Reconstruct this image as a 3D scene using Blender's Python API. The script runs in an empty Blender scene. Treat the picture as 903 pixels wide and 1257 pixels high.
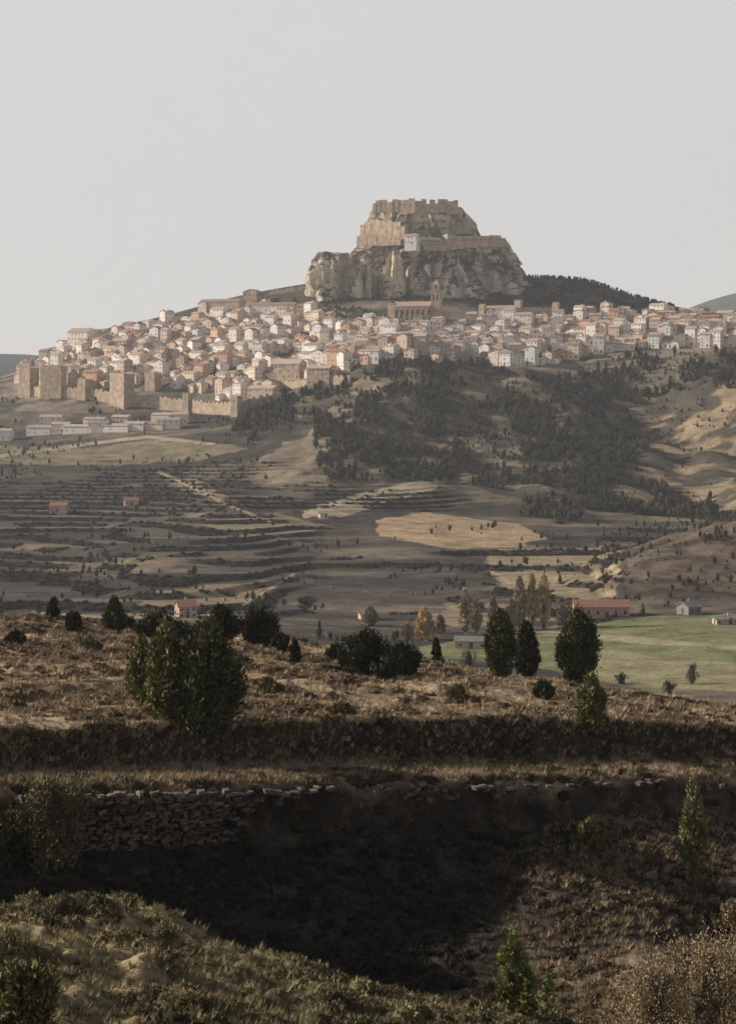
import bpy, math, numpy as np
from mathutils import Vector
F=2346.0; CX=451.5; HY=470.0
sc=bpy.context.scene
# ------------------------------------------------------------ noise
def _h(ix,iy,seed):
    h=(ix*374761393+iy*668265263+seed*974634777)&0xFFFFFFFF
    h=((h^(h>>13))*1274126177)&0xFFFFFFFF
    return ((h^(h>>16))&0xFFFF)/65535.0
def vn(x,y,seed=0):
    x=np.asarray(x,float);y=np.asarray(y,float)
    fx=np.floor(x);fy=np.floor(y);ix=fx.astype(np.int64);iy=fy.astype(np.int64)
    tx=x-fx;ty=y-fy;tx=tx*tx*tx*(tx*(tx*6-15)+10);ty=ty*ty*ty*(ty*(ty*6-15)+10)
    a=_h(ix,iy,seed);b=_h(ix+1,iy,seed);c=_h(ix,iy+1,seed);d=_h(ix+1,iy+1,seed)
    return (a*(1-tx)+b*tx)*(1-ty)+(c*(1-tx)+d*tx)*ty*1.0
def fbm(x,y,seed=0,o=4,g=.5):
    s=0;a=1;t=0
    for i in range(o):
        s=s+a*(vn(x*2**i+17.3*i,y*2**i-9.1*i,seed+i)-.5);t+=a;a*=g
    return s/t*2
def sst(a,b,x):
    t=np.clip((x-a)/(b-a),0,1);return t*t*(3-2*t)
# ------------------------------------------------------------ terrain table (distance row -> elevation profile by bearing)
cols=np.array([-900,-300,0,100,200,300,400,500,600,700,800,903,1200,1900],float)
R=[]
def zrow(s,z): R.append((s,[HY-z*F/s]*14))
def prow(s,v,l2=None,l1=None,r1=None,r2=None):
    l1=v[0] if l1 is None else l1; l2=l1 if l2 is None else l2
    r1=v[9] if r1 is None else r1; r2=r1 if r2 is None else r2
    R.append((s,[l2,l1]+list(v)+[r1,r2]))
zrow(3,-1.9);zrow(6,-3.4);zrow(12,-6.2)
prow(20,[1500,1505,1510,1520,1530,1540,1550,1570,1590,1610])
prow(30,[1262,1266,1275,1292,1315,1340,1365,1395,1430,1465])
prow(38,[1150,1155,1166,1188,1213,1240,1262,1290,1325,1360])
prow(43,[1124,1132,1146,1172,1202,1230,1255,1285,1325,1360])
prow(48,[1180,1190,1210,1235,1265,1290,1310,1340,1370,1390])
prow(56,[1340,1345,1360,1380,1395,1400,1390,1360,1340,1345])
prow(66,[1400,1400,1410,1410,1400,1385,1345,1290,1275,1285])
prow(76,[1275,1275,1275,1270,1262,1250,1225,1190,1165,1175])
prow(84,[1125,1122,1120,1118,1115,1110,1100,1075,1060,1062])
prow(89.0,[1050,1050,1045,1040,1035,1030,1022,1010,1000,1000])
prow(89.6,[1036,1034,1030,1025,1020,1014,1006,998,990,988])
prow(90.3,[972,972,970,966,962,960,958,956,955,958])
prow(92,[962,961,959,956,953,951,949,947,946,948])
prow(94.6,[948,947,944,941,938,936,934,933,932,935])
prow(96.2,[900,898,892,888,886,885,884,886,888,894])
prow(103,[872,870,868,866,865,864,864,867,872,882])
prow(112,[846,844,842,842,843,844,846,852,862,874])
prow(122,[822,820,820,821,825,829,835,842,852,867])
prow(132,[800,799,799,802,810,817,828,840,856,874])
prow(148,[773,774,778,783,797,808,828,848,872,895])
prow(166,[755,758,766,774,792,806,836,866,896,925])
prow(180,[760,765,774,786,812,832,866,896,925,945])
prow(210,[810,815,825,840,870,895,920,940,960,970])
prow(280,[900,900,905,910,920,930,940,950,955,955])
prow(380,[920,920,920,915,910,905,900,900,895,895])
prow(500,[865,865,865,860,852,850,848,845,842,838])
prow(600,[800,800,800,796,796,799,799,797,794,790])
prow(700,[752,752,750,755,765,768,763,758,752,749],740,740,740,720)
prow(800,[722,720,714,720,736,740,732,724,706,693],710,710,660,640)
prow(900,[702,698,688,690,705,705,700,694,668,645],690,690,610,580)
prow(1000,[678,672,663,660,670,667,672,672,664,646],660,670,610,570)
prow(1100,[650,648,640,632,632,638,645,651,652,642],640,645,610,560)
prow(1200,[622,620,612,600,600,605,618,624,628,625],615,618,590,550)
prow(1300,[588,586,580,566,555,562,575,584,588,580],585,588,550,520)
prow(1400,[552,546,536,524,506,512,522,532,536,522],560,556,500,490)
prow(1450,[541,529,520,510,484,480,492,500,498,482],545,545,470,460)
prow(1500,[524,512,506,498,462,452,463,463,455,445],530,530,440,430)
prow(1600,[490,472,458,450,432,422,432,430,420,418],520,510,412,410)
prow(1700,[470,438,420,412,400,394,400,400,398,405],520,500,402,400)
prow(1765,[463,420,402,390,370,366,370,378,386,396],520,500,400,400)
prow(1800,[464,416,394,376,358,356,358,364,378,393],520,500,400,400)
prow(1850,[468,412,388,362,347,340,338,342,370,388],520,500,400,405)
prow(1930,[490,450,420,395,380,372,368,368,385,405],520,510,410,410)
prow(2100,[520,500,480,465,450,450,450,450,450,440],530,525,430,420)
prow(2600,[520,510,500,500,490,490,480,460,430,410],520,520,380,370)
prow(3300,[490,490,490,490,490,480,470,440,395,362],480,485,335,340)
prow(4200,[443,450,470,480,480,480,480,460,430,400],430,436,380,380)
prow(5500,[452,455,465,470,470,470,470,465,450,430],440,446,400,400)
prow(9000,[462]*10); prow(16000,[468]*10)
RS=np.array([r[0] for r in R]);TB=np.array([r[1] for r in R],float)
dc=np.linspace(-900,1900,281)
def pslopes(X,Y):
    h=np.diff(X)[:,None];dl=np.diff(Y,axis=0)/h
    m=np.zeros_like(Y);m[0]=dl[0];m[-1]=dl[-1]
    w1=2*h[1:]+h[:-1];w2=h[1:]+2*h[:-1]
    a=dl[:-1];b=dl[1:];ok=(a*b)>0
    with np.errstate(all='ignore'):
        mm=(w1+w2)/(w1/a+w2/b)
    m[1:-1]=np.where(ok,mm,0);return m
Mc=pslopes(cols,TB.T)
i=np.clip(np.searchsorted(cols,dc)-1,0,len(cols)-2);h=cols[i+1]-cols[i];t=(dc-cols[i])/h
t=t[:,None];h=h[:,None]
TD=((1+2*t)*(1-t)**2*TB.T[i]+t*(1-t)**2*h*Mc[i]+t*t*(3-2*t)*TB.T[i+1]+t*t*(t-1)*h*Mc[i+1]).T
MD=pslopes(RS,TD)
SK=.45
def wsk(s): return 1-sst(150,420,s)
def base_py(s,px):
    s=np.clip(s,RS[0],RS[-1]);p=np.clip((px+900)/10.0,0,279.999);j=p.astype(int);fj=p-j
    i=np.clip(np.searchsorted(RS,s)-1,0,len(RS)-2);h=RS[i+1]-RS[i];t=(s-RS[i])/h
    T0=TD[i,j]*(1-fj)+TD[i,j+1]*fj;T1=TD[i+1,j]*(1-fj)+TD[i+1,j+1]*fj
    M0=MD[i,j]*(1-fj)+MD[i,j+1]*fj;M1=MD[i+1,j]*(1-fj)+MD[i+1,j+1]*fj
    return (1+2*t)*(1-t)**2*T0+t*(1-t)**2*h*M0+t*t*(3-2*t)*T1+t*t*(t-1)*h*M1
def uc(px): return np.clip((px-CX)/F,-.4,.4)
def y_of(s,px): return s/(1-SK*uc(px)*wsk(s))
def s_of(y,px):
    s=np.array(y,float)
    for _ in range(8): s=y*(1-SK*uc(px)*wsk(s))
    return s
def height(s,px,y,x):
    jit=fbm(x*.35,y*.35,41,2)*.28*(s>80)*(s<99)
    bp=base_py(s+jit,px)
    z=(HY-bp)*y/F
    near=1-sst(170,230,s)
    bankzone=sst(86,88.5,s)*(1-sst(97,99,s))
    a=near*(1-.75*bankzone)
    z=z+a*(fbm(x/5,y/5,1,3)*.38+fbm(x/1.3,y/1.3,5,3)*.20)*np.clip(s/25,.1,1)
    z=z+sst(18,24,s)*(1-sst(46,52,s))*np.clip(fbm(x/.75,y/.75,15,2)+.05,0,1)*.34
    hm=sst(99,106,s)*near
    q=(z*1.0+.25*y*.08+fbm(x/14,y/14,77,2)*1.2)/.9
    fr=q-np.floor(q)
    z=z+hm*(.30*sst(.6,1,fr)-.30*fr)*1.6
    mid=sst(560,760,s)*(1-sst(1900,2100,s))
    z=z+mid*fbm(x/150,y/90,11,3)*2.0
    fo=sst(1150,1280,s)*(1-sst(1480,1560,s))*sst(280,420,px)
    rid=fbm(x/85+y/260,y/150,21,3)
    z=z+fo*(rid*26)
    bh=sst(720,850,s)*(1-sst(1000,1120,s))*sst(700,820,px)
    z=z+bh*fbm(x/40,y/60,25,4)*6
    tm=sst(640,720,s)*(1-sst(1240,1420,s))*(1-sst(760,810,px)*sst(600,800,s)*(1-sst(1000,1050,s)))*(1-fo*.9)
    field=sst(430,475,px)*(1-sst(660,700,px))*sst(618,632,bp)*(1-sst(668,680,bp))
    # strongly terraced vineyards: west side and the steps above the barn
    boost=np.clip((1-sst(300,420,px))*sst(590,610,bp)+sst(575,610,px)*(1-sst(745,775,px))*sst(668,678,bp),0,1)*(1-field)
    tm=tm*np.maximum(.15+.85*sst(-.30,-.02,fbm(x/110,y/70,38,3)),boost)*(1-field)
    hh=2.5
    q=(z+.040*y+fbm(x/140,y/100,31,3)*2.4)/hh;fl=np.floor(q);fr=q-fl
    tgt=.10*fr+.90*np.clip((fr-.74)/.26,0,1)
    z=z+tm*(tgt-fr)*hh
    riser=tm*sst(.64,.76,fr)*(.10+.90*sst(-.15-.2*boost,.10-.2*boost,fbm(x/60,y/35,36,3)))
    far=sst(2200,3200,s)
    z=z+far*fbm(x/500,y/500,51,5)*30
    return z,riser
def H(x,y):
    x=np.asarray(x,float);y=np.asarray(y,float)
    px=CX+F*x/y;s=s_of(y,px);return height(s,px,y,x)[0]
_dd=np.concatenate([np.linspace(18,200,900),np.linspace(201,2100,2400)])
def hit(px,py,dmin=0):
    d=_dd[_dd>=dmin];x=(px-CX)/F*d;z=H(x,d);tp=HY-z*F/d
    k=np.nonzero(tp<=py)[0]
    k=k[0] if len(k) else int(np.argmin(tp))
    return float(x[k]),float(d[k]),float(z[k])
def inpoly(px,py,poly):
    r=np.zeros(np.shape(px),bool);n=len(poly)
    for i in range(n):
        x1,y1=poly[i];x2,y2=poly[(i+1)%n]
        if y1==y2: continue
        c=((y1>py)!=(y2>py))&(px<(x2-x1)*(py-y1)/(y2-y1)+x1);r^=c
    return r
# ------------------------------------------------------------ mesh helpers
def mesh_np(name,V,Fc,col=None,smooth=False,mat=None):
    V=np.ascontiguousarray(V,np.float32);Fc=np.ascontiguousarray(Fc,np.int32);k=Fc.shape[1];M=len(Fc)
    me=bpy.data.meshes.new(name);me.vertices.add(len(V));me.vertices.foreach_set('co',V.ravel())
    me.loops.add(M*k);me.loops.foreach_set('vertex_index',Fc.ravel())
    me.polygons.add(M);me.polygons.foreach_set('loop_start',np.arange(0,M*k,k,dtype=np.int32))
    me.polygons.foreach_set('use_smooth',np.full(M,smooth))
    me.update(calc_edges=True)
    if col is not None:
        c=np.ones((len(V),4),np.float32);c[:,:3]=col
        a=me.color_attributes.new('Col','FLOAT_COLOR','POINT');a.data.foreach_set('color',c.ravel())
    if mat: me.materials.append(mat)
    ob=bpy.data.objects.new(name,me);sc.collection.objects.link(ob);return ob
# ------------------------------------------------------------ materials
def newmat(name):
    m=bpy.data.materials.new(name);m.use_nodes=True;nt=m.node_tree
    b=nt.nodes['Principled BSDF'];b.inputs['Roughness'].default_value=1.0
    b.inputs['Specular IOR Level'].default_value=.05
    return m,nt,b
def N(nt,t,**k):
    n=nt.nodes.new(t)
    for a,v in k.items(): setattr(n,a,v)
    return n
def noise(nt,scale,detail=4,vec=None,rough=.6):
    n=N(nt,'ShaderNodeTexNoise');n.inputs['Scale'].default_value=scale;n.inputs['Detail'].default_value=detail
    n.inputs['Roughness'].default_value=rough
    if vec is not None: nt.links.new(vec,n.inputs['Vector'])
    return n.outputs['Fac']
def mrange(nt,v,a,b,c,d):
    n=N(nt,'ShaderNodeMapRange');n.inputs[1].default_value=a;n.inputs[2].default_value=b;n.inputs[3].default_value=c;n.inputs[4].default_value=d
    nt.links.new(v,n.inputs[0]);return n.outputs[0]
def mulc(nt,c,f):
    n=N(nt,'ShaderNodeVectorMath',operation='SCALE');nt.links.new(c,n.inputs[0])
    nt.links.new(f,n.inputs['Scale']);return n.outputs[0]
def math_(nt,op,a,b):
    n=N(nt,'ShaderNodeMath',operation=op)
    for i,v in enumerate((a,b)):
        if isinstance(v,(int,float)): n.inputs[i].default_value=v
        else: nt.links.new(v,n.inputs[i])
    return n.outputs[0]
def mat_attr(name,scales,lo=.6,hi=1.4,bump=None):
    m,nt,b=newmat(name)
    at=N(nt,'ShaderNodeAttribute',attribute_name='Col')
    tc=N(nt,'ShaderNodeTexCoord');v=tc.outputs['Object'];c=at.outputs['Color']
    for s in scales:
        c=mulc(nt,c,mrange(nt,noise(nt,s,5,v,.65),.3,.7,lo,hi))
    nt.links.new(c,b.inputs['Base Color'])
    if bump:
        bn=N(nt,'ShaderNodeBump');bn.inputs['Strength'].default_value=bump[1];bn.inputs['Distance'].default_value=bump[2]
        nt.links.new(noise(nt,bump[0],6,v,.7),bn.inputs['Height']);nt.links.new(bn.outputs[0],b.inputs['Normal'])
    return m
M_ter=mat_attr('earth_and_scrub',[.09,.8,4.0],.56,1.42,(2.2,.7,.30))
M_fol=mat_attr('foliage',[1.5],.75,1.25)
def mat_rock():
    m,nt,b=newmat('limestone_cliff');tc=N(nt,'ShaderNodeTexCoord')
    mp=N(nt,'ShaderNodeMapping');mp.inputs['Scale'].default_value=(1,1,.35);nt.links.new(tc.outputs['Object'],mp.inputs[0])
    mp2=N(nt,'ShaderNodeMapping');mp2.inputs['Scale'].default_value=(.5,.5,2.2);nt.links.new(tc.outputs['Object'],mp2.inputs[0])
    n1=noise(nt,.06,6,mp.outputs[0],.60);n2=noise(nt,.10,5,mp2.outputs[0],.6)
    r=N(nt,'ShaderNodeValToRGB');e=r.color_ramp.elements
    e[0].position=.36;e[0].color=(.22,.185,.145,1);e[1].position=.57;e[1].color=(.76,.635,.49,1)
    k=r.color_ramp.elements.new(.46);k.color=(.50,.41,.315,1)
    nt.links.new(n1,r.inputs[0])
    c=mulc(nt,r.outputs[0],mrange(nt,n2,.3,.7,.72,1.12))
    g=N(nt,'ShaderNodeNewGeometry');sx=N(nt,'ShaderNodeSeparateXYZ');nt.links.new(g.outputs['True Normal'],sx.inputs[0])
    f=math_(nt,'ADD',sx.outputs[2],mrange(nt,noise(nt,.11,6,tc.outputs['Object'],.7),.35,.65,-.42,.42))
    f=mrange(nt,f,.38,.58,0,1)
    mx=N(nt,'ShaderNodeMix',data_type='RGBA');nt.links.new(f,mx.inputs[0]);nt.links.new(c,mx.inputs[6]);mx.inputs[7].default_value=(.095,.086,.060,1)
    nt.links.new(mx.outputs[2],b.inputs['Base Color'])
    bn=N(nt,'ShaderNodeBump');bn.inputs['Strength'].default_value=.7;bn.inputs['Distance'].default_value=2.2
    nt.links.new(noise(nt,.25,6,mp.outputs[0],.7),bn.inputs['Height']);nt.links.new(bn.outputs[0],b.inputs['Normal'])
    return m
M_rock=mat_rock()
def mat_plain(name,c,sc_=.6,lo=.75,hi=1.2,ramp=None):
    m,nt,b=newmat(name);tc=N(nt,'ShaderNodeTexCoord')
    f=mrange(nt,noise(nt,sc_,5,tc.outputs['Object']),.3,.7,lo,hi)
    if ramp:
        oi=N(nt,'ShaderNodeObjectInfo');r=N(nt,'ShaderNodeValToRGB');r.color_ramp.interpolation='CONSTANT'
        for k,(p,cc) in enumerate(ramp):
            e=r.color_ramp.elements[k] if k<2 else r.color_ramp.elements.new(p)
            e.position=p;e.color=(*cc,1)
        nt.links.new(oi.outputs['Random'],r.inputs[0]);cin=r.outputs[0]
    else:
        g=N(nt,'ShaderNodeRGB');g.outputs[0].default_value=(*c,1);cin=g.outputs[0]
    nt.links.new(mulc(nt,cin,f),b.inputs['Base Color']);return m
M_wall=mat_plain('rendered_house_wall',None,.5,.88,1.08,[(0,(.84,.76,.69)),(.28,(.74,.57,.46)),(.38,(.88,.84,.80)),(.68,(.60,.47,.37)),(.76,(.80,.67,.56)),(.89,(.44,.37,.31)),(.95,(.72,.48,.36))])
M_roof=mat_plain('clay_tile_roof',None,1.2,.7,1.25,[(0,(.52,.38,.31)),(.3,(.40,.29,.235)),(.55,(.58,.46,.38)),(.86,(.43,.26,.19))])
M_win=mat_plain('dark_window',(.08,.075,.075))
M_door=mat_plain('wooden_door',(.14,.10,.08))
M_stone=mat_plain('old_stone_masonry',(.57,.44,.33),.22,.55,1.2)
M_whw=mat_plain('whitewash',(.84,.79,.74),.6,.85,1.05)
M_drys=mat_attr('dry_stone',[3.0,12],.6,1.3,(14,.6,.03))
M_brick=mat_plain('pink_render_barn_wall',(.60,.40,.32),1.0,.7,1.2)
M_orange=mat_plain('orange_tile_roof',(.36,.20,.145),1.0,.7,1.2)
M_metal=mat_plain('grey_sheet_roof',(.25,.245,.24))
# ------------------------------------------------------------ TERRAIN
pxs=np.concatenate([-900-np.array([2600,1500,800,300]),np.linspace(-880,-60,50)[:-1],np.arange(-60,965,2.3),np.linspace(966,1900,56),1900+np.array([300,900,1700,2800])])
pxs=np.sort(pxs)
ss=np.concatenate([np.linspace(3,20,30)[:-1],np.linspace(20,44,190)[:-1],np.linspace(44,84,50)[:-1],np.linspace(84,98,110)[:-1],np.linspace(98,172,300)[:-1],np.linspace(172,480,50)[:-1],np.linspace(480,700,110)[:-1],np.linspace(700,1500,600)[:-1],np.linspace(1500,1950,110)[:-1],np.geomspace(1950,16000,90)])
S,PX=np.meshgrid(ss,pxs,indexing='ij')
Y=y_of(S,PX);X=(PX-CX)/F*Y
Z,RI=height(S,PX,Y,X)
nr,nc=S.shape
PY=HY-Z*F/Y
def mixc(c,c2,m):
    return c*(1-m[...,None])+np.array(c2)*m[...,None]
C=np.zeros((nr,nc,3));C[:]=(.14,.118,.088)
n1=fbm(X/6,Y/6,61,4);n2=fbm(X/1.2,Y/1.2,65,3);n3=fbm(X/90,Y/30,67,4);n4=fbm(X/25,Y/18,69,4)
near1=1-sst(46,50,S);C=mixc(C,(.30,.245,.145),near1);C=mixc(C,(.10,.085,.05),near1*sst(0,.2,n1+.5*n2)*.85)
gul=sst(46,50,S)*(1-sst(89.8,90.3,S));C=mixc(C,(.050,.042,.036),gul);C=mixc(C,(.085,.069,.055),gul*sst(0,.3,n2))  # gully soil kept dark: its shade is put into the colour
C=mixc(C,(.36,.27,.18),gul*sst(600,760,PX)*sst(-.10,.2,n1+.3*n2)*(1-sst(80,86,S)))  # sunlit patches on the right put into the ground colour
st=sst(90,90.4,S)*(1-sst(94.3,94.8,S));C=mixc(C,(.46,.35,.235),st);C=mixc(C,(.20,.15,.09),st*sst(0,.3,n2))
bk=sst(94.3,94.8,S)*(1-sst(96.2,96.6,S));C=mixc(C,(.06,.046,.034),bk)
he=sst(96.2,96.6,S)*(1-sst(230,300,S));C=mixc(C,(.35,.25,.16),he);C=mixc(C,(.50,.38,.26),he*sst(.0,.25,n1+.4*n2)*.8);C=mixc(C,(.11,.082,.055),he*sst(.05,.25,-n1+.4*n2)*.9)
md=sst(300,450,S)*(1-sst(1480,1560,S))
C=mixc(C,(.125,.105,.088),md);C=mixc(C,(.27,.215,.16),md*sst(.18,.42,n3)*.7);C=mixc(C,(.068,.062,.054),md*sst(-.12,.18,-n3+.3*n4)*.85)
jx=PX+n4*10;jy=PY+n4*4
def poly(cl,pts,amt=1.0):
    global C
    C=mixc(C,cl,inpoly(jx,jy,pts)*(S>430)*amt)
fz=sst(1150,1230,S)*(1-sst(1500,1560,S))*sst(270,380,PX)
C=mixc(C,(.105,.09,.068),fz*.85);C=mixc(C,(.30,.24,.165),fz*sst(.10,.34,n4+.3*n3)*.8)
rl=sst(750,850,PX+n4*30)*sst(1150,1200,S)*(1-sst(1500,1560,S));C=mixc(C,(.36,.27,.175),rl*sst(-.12,.18,n4+.5*n3)*.9)
bh=sst(730,770,PX)*sst(700,760,S)*(1-sst(1010,1080,S));C=mixc(C,(.165,.125,.095),bh);C=mixc(C,(.085,.07,.055),bh*sst(0,.2,n4))
poly((.235,.235,.125),[(480,800),(560,785),(690,768),(800,758),(1200,745),(1300,850),(903,845),(790,846),(620,812),(480,806)])
poly((.38,.34,.22),[(650,770),(740,778),(980,800),(1000,806),(740,786),(640,778)])
poly((.34,.30,.18),[(740,800),(900,815),(1000,830),(1000,850),(880,846),(780,840),(700,820)],.8)
poly((.38,.30,.19),[(560,738),(680,745),(700,760),(560,770),(520,760)],.7)
poly((.50,.36,.225),[(462,636),(530,630),(640,645),(668,660),(640,672),(540,672),(465,658)])
poly((.46,.38,.26),[(372,628),(440,607),(530,588),(556,590),(470,620),(395,636)])
poly((.31,.26,.17),[(0,548),(110,548),(210,540),(300,548),(240,566),(120,572),(0,570)],.8)
poly((.42,.31,.20),[(190,580),(240,588),(300,620),(290,626),(220,600)],.8)
poly((.34,.27,.19),[(320,560),(395,520),(405,545),(350,600),(290,590)],.7)
poly((.42,.32,.20),[(190,725),(300,715),(345,712),(300,745),(200,760),(150,758)],.7)
poly((.42,.33,.21),[(600,675),(760,672),(760,735),(640,740),(600,700)],.8)
poly((.36,.29,.19),[(240,640),(340,630),(420,650),(300,662)],.7)
poly((.32,.25,.17),[(60,690),(200,680),(240,690),(160,702),(60,700)],.6)
def track(pts,w,cl=(.46,.38,.27)):
    global C
    m=np.zeros_like(PX)
    for (x0,y0),(x1,y1) in zip(pts[:-1],pts[1:]):
        dx,dy=x1-x0,y1-y0;t=np.clip(((PX-x0)*dx+(PY-y0)*dy)/(dx*dx+dy*dy),0,1)
        m=np.maximum(m,1-np.clip(np.hypot(PX-x0-t*dx,(PY-y0-t*dy))/w,0,1))
    C=mixc(C,cl,sst(0,.4,m)*(S>430))
C=mixc(C,(.030,.028,.024),RI*.95)  # risers near black: bank scrub plus bank shade put into the colour
track([(375,633),(430,612),(500,596),(545,588)],4.5,(.52,.43,.31));track([(300,742),(345,714),(360,705)],2)
track([(195,580),(240,600),(280,620),(330,640)],2);track([(0,560),(100,546),(180,536),(260,545)],2.5)
track([(600,700),(625,715),(650,722)],2.5);track([(40,752),(150,760),(230,752),(330,762)],1.8)
tw=sst(1480,1560,S)*(1-sst(2000,2200,S));C=mixc(C,(.30,.245,.19),tw);C=mixc(C,(.12,.11,.08),tw*sst(-.1,.2,n4))
C=mixc(C,(.09,.082,.06),tw*sst(1740,1770,S));C=mixc(C,(.20,.17,.125),tw*sst(1740,1770,S)*sst(.05,.25,n4)*.7)
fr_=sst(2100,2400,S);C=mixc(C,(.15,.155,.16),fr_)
idx=np.arange(nr*nc).reshape(nr,nc)
Q=np.stack([idx[:-1,:-1],idx[:-1,1:],idx[1:,1:],idx[1:,:-1]],-1).reshape(-1,4)
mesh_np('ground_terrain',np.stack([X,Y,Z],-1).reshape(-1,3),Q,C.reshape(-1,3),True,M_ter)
# ------------------------------------------------------------ VEGETATION templates
def leaf_tris(P,D,size,r,elong=1.6):
    n=len(P);a=r.normal(size=(n,3));a/=np.linalg.norm(a,axis=1)[:,None]
    D=D+r.normal(size=(n,3))*.55;D/=np.linalg.norm(D,axis=1)[:,None]
    a=np.cross(D,a);a/=np.linalg.norm(a,axis=1)[:,None]+1e-9
    sz=(size*r.uniform(.6,1.4,n))[:,None]
    V=np.stack([P-a*sz*.5-D*sz*.3,P+a*sz*.5-D*sz*.3,P+D*sz*elong],1).reshape(-1,3)
    return V,np.arange(3*n).reshape(-1,3)
def tube(p0,p1,r0,r1,k=6):
    p0=np.array(p0,float);p1=np.array(p1,float);d=p1-p0;d/=np.linalg.norm(d)+1e-9
    a=np.cross(d,[.3,.9,.1]);a/=np.linalg.norm(a);b=np.cross(d,a);th=np.arange(k)/k*2*np.pi
    c=np.cos(th)[:,None]*a+np.sin(th)[:,None]*b
    V=np.concatenate([p0+c*r0,p1+c*r1]);Fc=[]
    for i in range(k):
        j=(i+1)%k;Fc+=[(i,j,k+j),(i,k+j,k+i)]
    return V,np.array(Fc)
def ico(rx,rz,cz,r,nz=.15,seg=8,rings=5):
    V=[(0,0,cz-rz)];
    for i in range(1,rings):
        ph=math.pi*i/rings
        for j in range(seg):
            q=1+r.uniform(-nz,nz);th=2*math.pi*j/seg
            V.append((rx*q*math.sin(ph)*math.cos(th),rx*q*math.sin(ph)*math.sin(th),cz-rz*q*math.cos(ph)))
    V.append((0,0,cz+rz));Fc=[]
    for j in range(seg):
        Fc.append((0,1+(j+1)%seg,1+j))
        for i in range(rings-2):
            a=1+i*seg+j;b=1+i*seg+(j+1)%seg;Fc+=[(a,b,b+seg),(a,b+seg,a+seg)]
        a=1+(rings-2)*seg;Fc.append((a+j,a+(j+1)%seg,len(V)-1))
    return np.array(V),np.array(Fc)
def join(parts):
    Vs=[];Fs=[];Cs=[];o=0
    for V,Fc,c in parts:
        Vs.append(V);Fs.append(Fc+o);o+=len(V)
        c=np.asarray(c,float);Cs.append(np.broadcast_to(c,(len(V),3)) if c.ndim==1 else c)
    return np.concatenate(Vs),np.concatenate(Fs),np.concatenate(Cs)
def flame(t):
    t=np.clip(t,0,1);return np.minimum(1,((t+.02)/.28)**.55)*(1-np.clip((t-.28)/.72,0,1)**1.9)
def dome(t):
    t=np.clip(t,0,1);return np.minimum(1,((t+.05)/.38)**.5)*np.clip(1-np.clip((t-.33)/.67,0,1)**2.0,0,1)**.75
def roundp(t):
    t=np.clip(t,0,1);return np.sqrt(np.clip(1-(2*t-1)**2,0,1))*.98+.02
def crown(r,h,w,z0,prof,nclump,nleaf,size,col,core=.62,up=.7,lump=.18,cj=.35):
    parts=[]
    t=r.uniform(0,1,nclump)**.9;th=r.uniform(0,2*np.pi,nclump)
    ph=r.uniform(0,6.28,4)
    lm=1+lump*(np.sin(2*th+ph[0]+5*t)+.8*np.sin(3*th+ph[1]-9*t)+.6*np.sin(5*th+ph[2]+15*t))
    rad=prof(t)*w/2*lm*r.uniform(.55,.96,nclump)
    P=np.stack([np.cos(th)*rad,np.sin(th)*rad,z0+t*h],-1)
    cr=w*.062*r.uniform(.6,1.5,nclump)
    K=nleaf//nclump
    PP=(P[:,None]+r.normal(size=(nclump,K,3))*cr[:,None,None]*np.array([.8,.8,1.4])).reshape(-1,3)
    D=np.stack([PP[:,0],PP[:,1],np.full(len(PP),w*up)],-1);D/=np.linalg.norm(D,axis=1)[:,None]+1e-9
    V,Fc=leaf_tris(PP,D,size,r)
    cc=np.repeat(r.uniform(1-cj,1+cj,nclump),K)*r.uniform(.7,1.3,len(PP))
    c=np.repeat(cc[:,None]*np.array(col),3,0)
    parts.append((V,Fc,c))
    if core:
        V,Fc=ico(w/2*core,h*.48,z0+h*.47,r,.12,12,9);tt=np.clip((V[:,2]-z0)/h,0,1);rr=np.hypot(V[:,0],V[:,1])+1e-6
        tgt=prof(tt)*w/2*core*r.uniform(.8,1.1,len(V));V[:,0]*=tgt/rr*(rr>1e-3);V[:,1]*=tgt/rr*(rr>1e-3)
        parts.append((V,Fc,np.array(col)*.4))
    return parts
bark=np.array((.10,.075,.055))
def tree_obj(name,x,y,z,h,w,seed,col=(.055,.068,.030),prof=flame,nl=9000,size=.13,core=.55,trunk=.08,lump=.2,limb=9):
    r=np.random.default_rng(seed)
    parts=crown(r,h*(1-trunk),w,h*trunk,prof,max(40,nl//40),nl,size,col,core,.7,lump,.45)
    tr=max(.04,h*.025)
    V,Fc=tube((0,0,-.3),(0,0,h*.55),tr*1.3,tr*.5,8);parts.append((V,Fc,bark))
    for k in range(limb):
        t=.12+.07*k;a=k*2.4;rr=w*.42*float(prof(np.array(t)))
        V,Fc=tube((0,0,h*t*.8),(math.cos(a)*rr,math.sin(a)*rr,h*t*.8+rr*1.2),tr*.45,tr*.15,5);parts.append((V,Fc,bark))
    V,Fc,c=join(parts)
    ob=mesh_np(name,V,Fc,c,False,M_fol);ob.location=(x,y,z);ob.rotation_euler=(0,0,seed*1.3);return ob
def place(name,px,yb,yt,wpx,seed,**k):
    x,y,z=hit(px,yb)
    h=(HY-yt)*y/F-z; w=wpx*y/F
    return tree_obj(name,x,y,z-.1,h+.1,w,seed,**k)
G1=(.105,.105,.052);G2=(.20,.195,.088);GD=(.062,.062,.038);OL=(.20,.18,.09)
place('juniper_tree',175,868,788,30,1,col=G2)
place('juniper_tree',204,886,775,52,2,col=G2,nl=18000,lump=.24)
place('juniper_tree',254,898,778,78,3,col=G1,nl=26000,prof=dome,lump=.2)
place('juniper_tree',141,776,738,24,4,col=G1,nl=4000,size=.16)
place('juniper_tree',66,760,737,13,5,col=GD,nl=2000,size=.16)
place('juniper_tree',48,755,737,9,6,col=GD,nl=1500,size=.16)
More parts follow.
